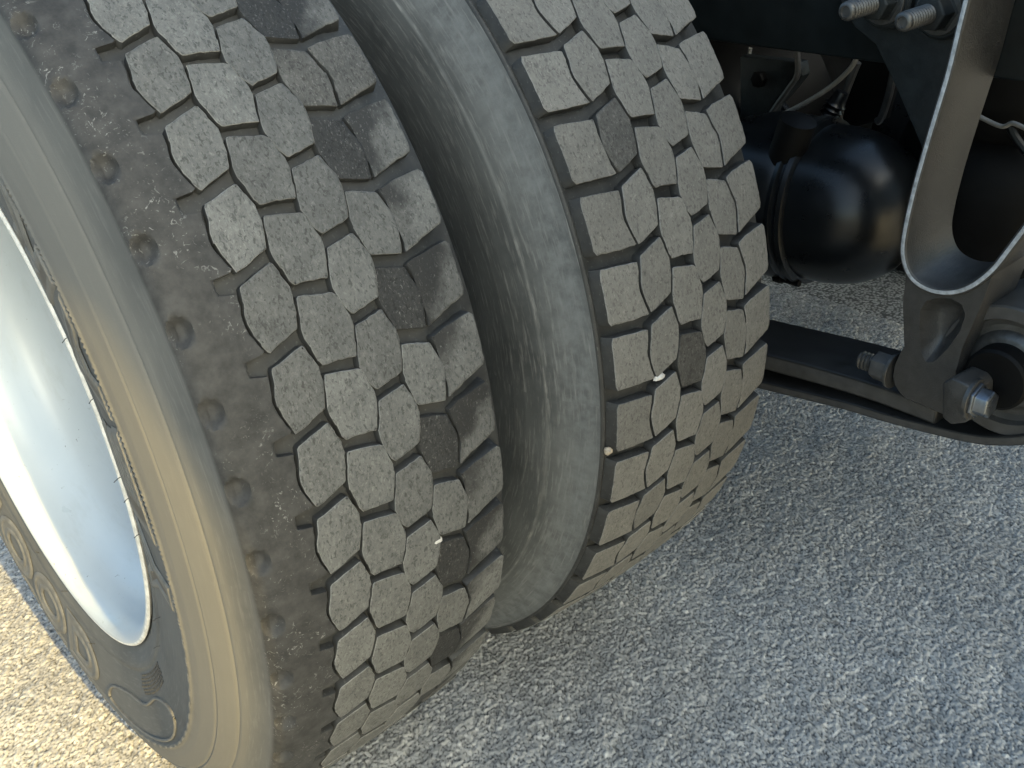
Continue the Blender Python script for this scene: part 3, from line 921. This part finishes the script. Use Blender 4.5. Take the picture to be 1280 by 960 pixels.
d0 = (up[1] - up[0]).normalized()
up = [up[0] - d0 * 0.55, up[0] - d0 * 0.2] + up
upp = spline(up, 4)
v, f, mi = strip(upp, 0.0235, xl, xl + 0.098)
o = mobj('main_leaf', v, f, [M['leaf'], M['leaf_edge']], lf, 35, mi); fix_normals(o); bevel(o, 0.003)
lo_ = [at(a, b, xl) for a, b in ((947, 474), (1051, 499), (1110, 516), (1169, 531), (1215, 541), (1250, 544), (1285, 541), (1320, 528))]
d0 = (lo_[1] - lo_[0]).normalized()
lo_ = [lo_[0] - d0 * 0.55, lo_[0] - d0 * 0.2] + lo_
v, f, mi = strip(spline(lo_, 4), 0.0115, xl - 0.004, xl + 0.098)
o = mobj('wrapper_leaf', v, f, [M['leaf'], M['leaf_edge']], lf, 35, mi); fix_normals(o); bevel(o, 0.002)
ey = (xl, ec.y, ec.z)
add('eye', lathe(ey, (1, 0, 0), [(0.098, 0.060), (0.098, 0.0745), (0.002, 0.0745), (0.0, 0.0725), (0.0, 0.060), (0.006, 0.057), (0.010, 0.048)], 72, cap=False), M['leaf_edge'], lf)
add('bushing', lathe((xl + 0.012, ec.y, ec.z), (-1, 0, 0), [(-0.07, 0.057), (0.0, 0.057), (0.003, 0.054), (0.004, 0.045), (0.010, 0.042), (0.013, 0.037)], 64), M['steel'], lf)
add('pivot_pin', lathe((xl + 0.01, ec.y, ec.z), (-1, 0, 0), [(0, 0.034), (0.030, 0.034), (0.033, 0.031)], 48), M['black'], lf)

# brake chamber
bc = at(1010, 250, 0.92)
br = empty('brake_chamber', (0.92, bc.y, bc.z - 0.11), 'glossy black domed brake chamber with clamp ring behind the hanger', 'brake chamber')
ax = Vector((0.10, -1, 0.02))
add('rear_can', lathe(bc, -ax, [(0.0, 0.108), (0.012, 0.113), (0.06, 0.114), (0.10, 0.104), (0.125, 0.075), (0.13, 0.03)], 64), M['gloss'], br)
add('clamp_ring', lathe(bc + ax * -0.004, ax, [(0, 0.106), (0.003, 0.113), (0.009, 0.1145), (0.012, 0.110), (0.016, 0.110), (0.019, 0.1145), (0.025, 0.113), (0.028, 0.106)], 72), M['gloss'], br)
add('dome', lathe(bc + ax * 0.022, ax, [(0, 0.106), (0.03, 0.1055), (0.055, 0.102), (0.075, 0.096), (0.095, 0.086), (0.11, 0.074), (0.122, 0.058), (0.130, 0.038), (0.133, 0.016)], 72), M['gloss'], br)
cb_ = bc + Vector((-0.055, -0.012, -0.098))
add('clamp_bolt', lathe(cb_ + Vector((0, 0.02, 0)), (0, -1, 0), [(0, 0.008), (0.012, 0.008), (0.0121, 0.005), (0.04, 0.005)], 8), M['black'], br)

# axle, drum, far hardware
axl = empty('drive_axle', (1.18, 0, 0.42), 'dark drive axle housing crossing behind the wheels', 'axle')
add('axle_tube', lathe((0.62, 0.02, H), (1, 0, 0), [(0, 0.075), (0.35, 0.075), (0.45, 0.12), (0.56, 0.19), (0.66, 0.12), (0.8, 0.075), (1.2, 0.075)], 40), M['black'], axl)
add('brake_drum', lathe((0.50, 0.0, H), (1, 0, 0), [(0, 0.18), (0.05, 0.205), (0.19, 0.205), (0.195, 0.215), (0.215, 0.215), (0.22, 0.12)], 64), M['black'], axl)
ub = empty('axle_seat', (xl + 0.05, 0.0, 0.3), 'dark axle seat clamping the spring to the axle', 'clamp')
add('seat_block', box((xl - 0.01, -0.09, 0.30), (xl + 0.12, 0.13, 0.44)), M['black'], ub, 0.01)

sh = empty('shock_absorber', at(962, 262, 0.86), 'slim black shock absorber standing between tyre and brake chamber', 'shock absorber')
s0, s1 = at(958, 268, 0.86), at(998, 150, 0.86)
dv = (s1 - s0).normalized(); L = (s1 - s0).length
add('body', lathe(s0, dv, [(0, 0.022), (L * 0.52, 0.022), (L * 0.53, 0.018), (L * 0.54, 0.024), (L, 0.024), (L + 0.004, 0.01)], 28), M['black'], sh)
add('lower_mount', lathe(s0 + Vector((-0.025, 0, -0.012)), (1, 0, 0), [(0, 0.018), (0.05, 0.018)], 24), M['black'], sh)

# stamped plate with bright edge, left of the hose
pb = empty('suspension_plate', at(960, 190, 1.0), 'dark stamped plate with a bent edge deep behind the inner tyre', 'plate')
pq = [(925, 70), (1000, 78), (1003, 95), (985, 118), (968, 135), (962, 160), (962, 185), (925, 190)]
add('plate', extrude_poly([at(a, b, 1.02) for a, b in pq], (0.02, 0.0, 0.0)), M['cast_dark'], pb, 0.002)
el = [at(a, b, 1.015) for a, b in ((996, 60), (997, 92), (985, 112), (970, 133), (961, 150), (958, 185))]
add('folded_edge', tube(spline(el, 4), 0.0045, 8), M['leaf_edge'], pb)
add('bolt', lathe(at(952, 98, 1.02), (-1, 0, 0), [(0, 0.012), (0.012, 0.012), (0.013, 0.010)], 6), M['black'], pb, 0.0008)

hs = empty('air_hose', at(925, 162, 0.98), 'thin grey air hose sagging in front of dark hardware', 'hose')
hp = [at(a, b, 0.98) for a, b in ((880, 172), (925, 162), (965, 148), (1000, 132), (1032, 113), (1055, 94), (1068, 78), (1076, 55))]
add('hose', tube(spline(hp, 6), 0.0034, 10), M['hose'], hs)

for lab, pts_, x_, r_, m_ in (
        ('black brake hose looping behind the shock absorber', [(900, 120), (930, 112), (960, 118), (985, 140), (1005, 165)], 1.08, 0.007, 'gloss'),
        ('pale thin cable running down beside the stamped plate', [(938, 60), (932, 100), (928, 140), (922, 190)], 1.05, 0.003, 'hose'),
        ('black hose curving past the far end of the hanger', [(1242, 120), (1256, 140), (1268, 168), (1284, 190)], 0.98, 0.006, 'gloss'),
        ('grey wire clipped under the rail right of the hanger', [(1200, 130), (1225, 146), (1252, 158), (1266, 154), (1284, 162)], 0.95, 0.0028, 'hose')):
    hx = empty('air_hose', at(pts_[0][0], pts_[0][1], x_), lab, 'hose')
    add('hose', tube(spline([at(a, b, x_) for a, b in pts_], 6), r_, 10), M[m_], hx)

cm = empty('crossmember', at(1090, 150, 1.15), 'dark pressed crossmember with two narrow flanges behind the brake chamber', 'crossmember')
cw = [(1058, 60), (1125, 60), (1117, 100), (1104, 150), (1046, 165), (1050, 130), (1068, 90)]
add('web', extrude_poly([at(a, b, 1.17) for a, b in cw], (0.02, 0, 0)), M['black'], cm, 0.002)
for e_ in ([(1072, 78), (1060, 108), (1051, 135), (1048, 160)], [(1118, 84), (1112, 115), (1102, 146), (1096, 152)]):
    add('flange', tube(spline([at(a, b, 1.15) for a, b in e_], 4), 0.006, 8), M['leaf_edge'], cm)
ft = empty('hose_fitting', at(1042, 137, 1.05), 'small ribbed black hose fitting above the brake chamber', 'fitting')
add('ribbed_nut', lathe(at(1036, 146, 1.05), Vector((0.2, -0.35, 0.9)), [(0, .012), (.004, .016), (.008, .012), (.012, .016), (.016, .012), (.020, .016), (.024, .012), (.040, .009)], 20), M['gloss'], ft)
f2 = empty('air_tank', at(1150, 150, 1.3), 'rounded black air tank glimpsed between the hanger and crossmember', 'tank')
tc_ = at(1162, 180, 1.32)
add('tank_shell', lathe(tc_ + Vector((0, 0.10, 0)), (0.25, -1, 0), [(0, 0.02), (0.01, 0.06), (0.03, 0.085), (0.05, 0.09), (0.35, 0.09), (0.37, 0.085), (0.39, 0.06), (0.40, 0.02)], 48), M['gloss'], f2)
fv = empty('brake_valve', at(1265, 190, 1.05), 'dark valve with ribbed fittings at the right edge behind the hanger', 'valve')
vb = at(1268, 205, 1.05)
add('valve_body', lathe(vb, (0.2, -0.3, 1), [(-.05, .02), (-.045, .045), (0, .05), (.04, .045), (.045, .03), (.07, .028)], 40), M['gloss'], fv)
add('fitting', lathe(at(1238, 168, 1.02), (-0.4, -0.5, 0.6), [(-.03, .010), (0, .010), (.002, .015), (.006, .011), (.010, .015), (.014, .011), (.018, .015), (.022, .009)], 24), M['gloss'], fv)

asg = empty('air_spring', at(1258, 330, 1.08), 'black rubber air spring seen through the fork of the hanger', 'air spring')
ab = at(1262, 250, 1.08)
add('bellows', lathe((1.10, ab.y + 0.02, 0.30), (0, 0, 1), [(0, 0.09), (0.004, 0.10), (0.10, 0.105), (0.12, 0.13), (0.17, 0.145), (0.24, 0.145), (0.28, 0.13), (0.29, 0.12), (0.30, 0.13), (0.34, 0.145), (0.39, 0.135), (0.41, 0.11)], 56), M['black'], asg)
add('top_plate', lathe((1.10, ab.y + 0.02, 0.71), (0, 0, 1), [(0, 0.115), (0.006, 0.115)], 48), M['frame'], asg)

# far chassis: opposite rail and an added sky deck close the space above
r2 = empty('frame_rail', (1.62, -0.3, 0), 'far chassis rail across the frame, mostly hidden in shadow', 'rail')
pr2 = [(1.66, rail_bot), (1.575, rail_bot), (1.575, rail_bot + 0.009), (1.651, rail_bot + 0.009), (1.651, rail_bot + 0.27), (1.66, rail_bot + 0.27)]
add('channel', extrude_poly([(x, -1.45, z) for x, z in pr2], (0, 3.6, 0)), M['frame'], r2, 0.003)
dk = empty('sky_screen', (1.2, 0.2, 0.99), 'added black deck plate over the chassis rails, above the picture', 'screen')
add('plate', box((XR - 0.02, -0.30, 0.998), (1.75, 2.2, 1.012)), M['black'], dk, 0.002)  # added plate, blocks the sky so the frame below stays dark
for xw, lb in ((1.74, 'inner wheel of the far side pair, deep in shadow beyond the axle'), (2.07, 'outermost wheel of the far side pair, deep in shadow')):
    w_ = empty('truck_wheel', (xw + 0.14, 0, 0), lb, 'wheel')
    add('tyre', lathe((xw, 0, H), (1, 0, 0), [(0.03, 0.29), (0.01, 0.33), (0.0, 0.40), (0.02, 0.47), (0.045, 0.495), (0.07, 0.5), (0.21, 0.5), (0.235, 0.495), (0.26, 0.47), (0.28, 0.40), (0.27, 0.33), (0.25, 0.29)], 72), M['black'], w_)
rcm = empty('crossmember', (1.2, 0.75, 0.45), 'rear crossmember closing the frame far behind the axle', 'crossmember')
add('web', box((XR + 0.09, 0.72, 0.42), (1.57, 0.735, 0.99)), M['black'], rcm, 0.002)
mfl = empty('dark_backdrop', (2.05, 0.78, 0.1), 'black mud flap darkening the view behind the far side wheels', 'mud flap')
add('backdrop', box((1.62, 0.775, 0.06), (3.0, 0.785, 1.0)), M['black'], mfl, 0.001)  # added dark sheet, keeps the background behind the axle dark

# added unseen panel behind the camera, edge cut to shade tread and sidewall
cs_ = empty('shadow_blocker', (0.9, -2.0, 0.3), 'added pale shadow fairing ahead of the wheels, outside the picture', 'blocker')
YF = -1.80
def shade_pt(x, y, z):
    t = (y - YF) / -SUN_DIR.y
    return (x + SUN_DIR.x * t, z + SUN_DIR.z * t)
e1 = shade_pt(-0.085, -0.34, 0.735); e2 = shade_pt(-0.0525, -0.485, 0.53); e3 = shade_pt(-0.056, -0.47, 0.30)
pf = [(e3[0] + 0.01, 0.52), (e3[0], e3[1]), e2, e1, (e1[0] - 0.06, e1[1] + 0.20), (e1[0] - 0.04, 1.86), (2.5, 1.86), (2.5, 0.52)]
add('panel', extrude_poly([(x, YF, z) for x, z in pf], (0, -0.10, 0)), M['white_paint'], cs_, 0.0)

# ------------------------------------------------------------------ stones
stone('stone_chip', XI + 0.009, R_I - 0.004, TH_I + PI_ * 4.93, (0.0085, 0.0035, 0.0035), M['stone_white'], 'white stone chip wedged in the groove of the inner tyre')
stone('stone_chip', 0.1055, R_O - 0.004, TH_O + PO * 7.33, (0.0062, 0.004, 0.0035), M['stone_white'], 'white stone chip stuck between tread blocks of the outer tyre')
stone('pebble', XI - 0.052, 0.500, 0.10, (0.0045, 0.004, 0.004), M['stone_tan'], 'tan pebble lodged on the shoulder of the inner tyre near the ground')
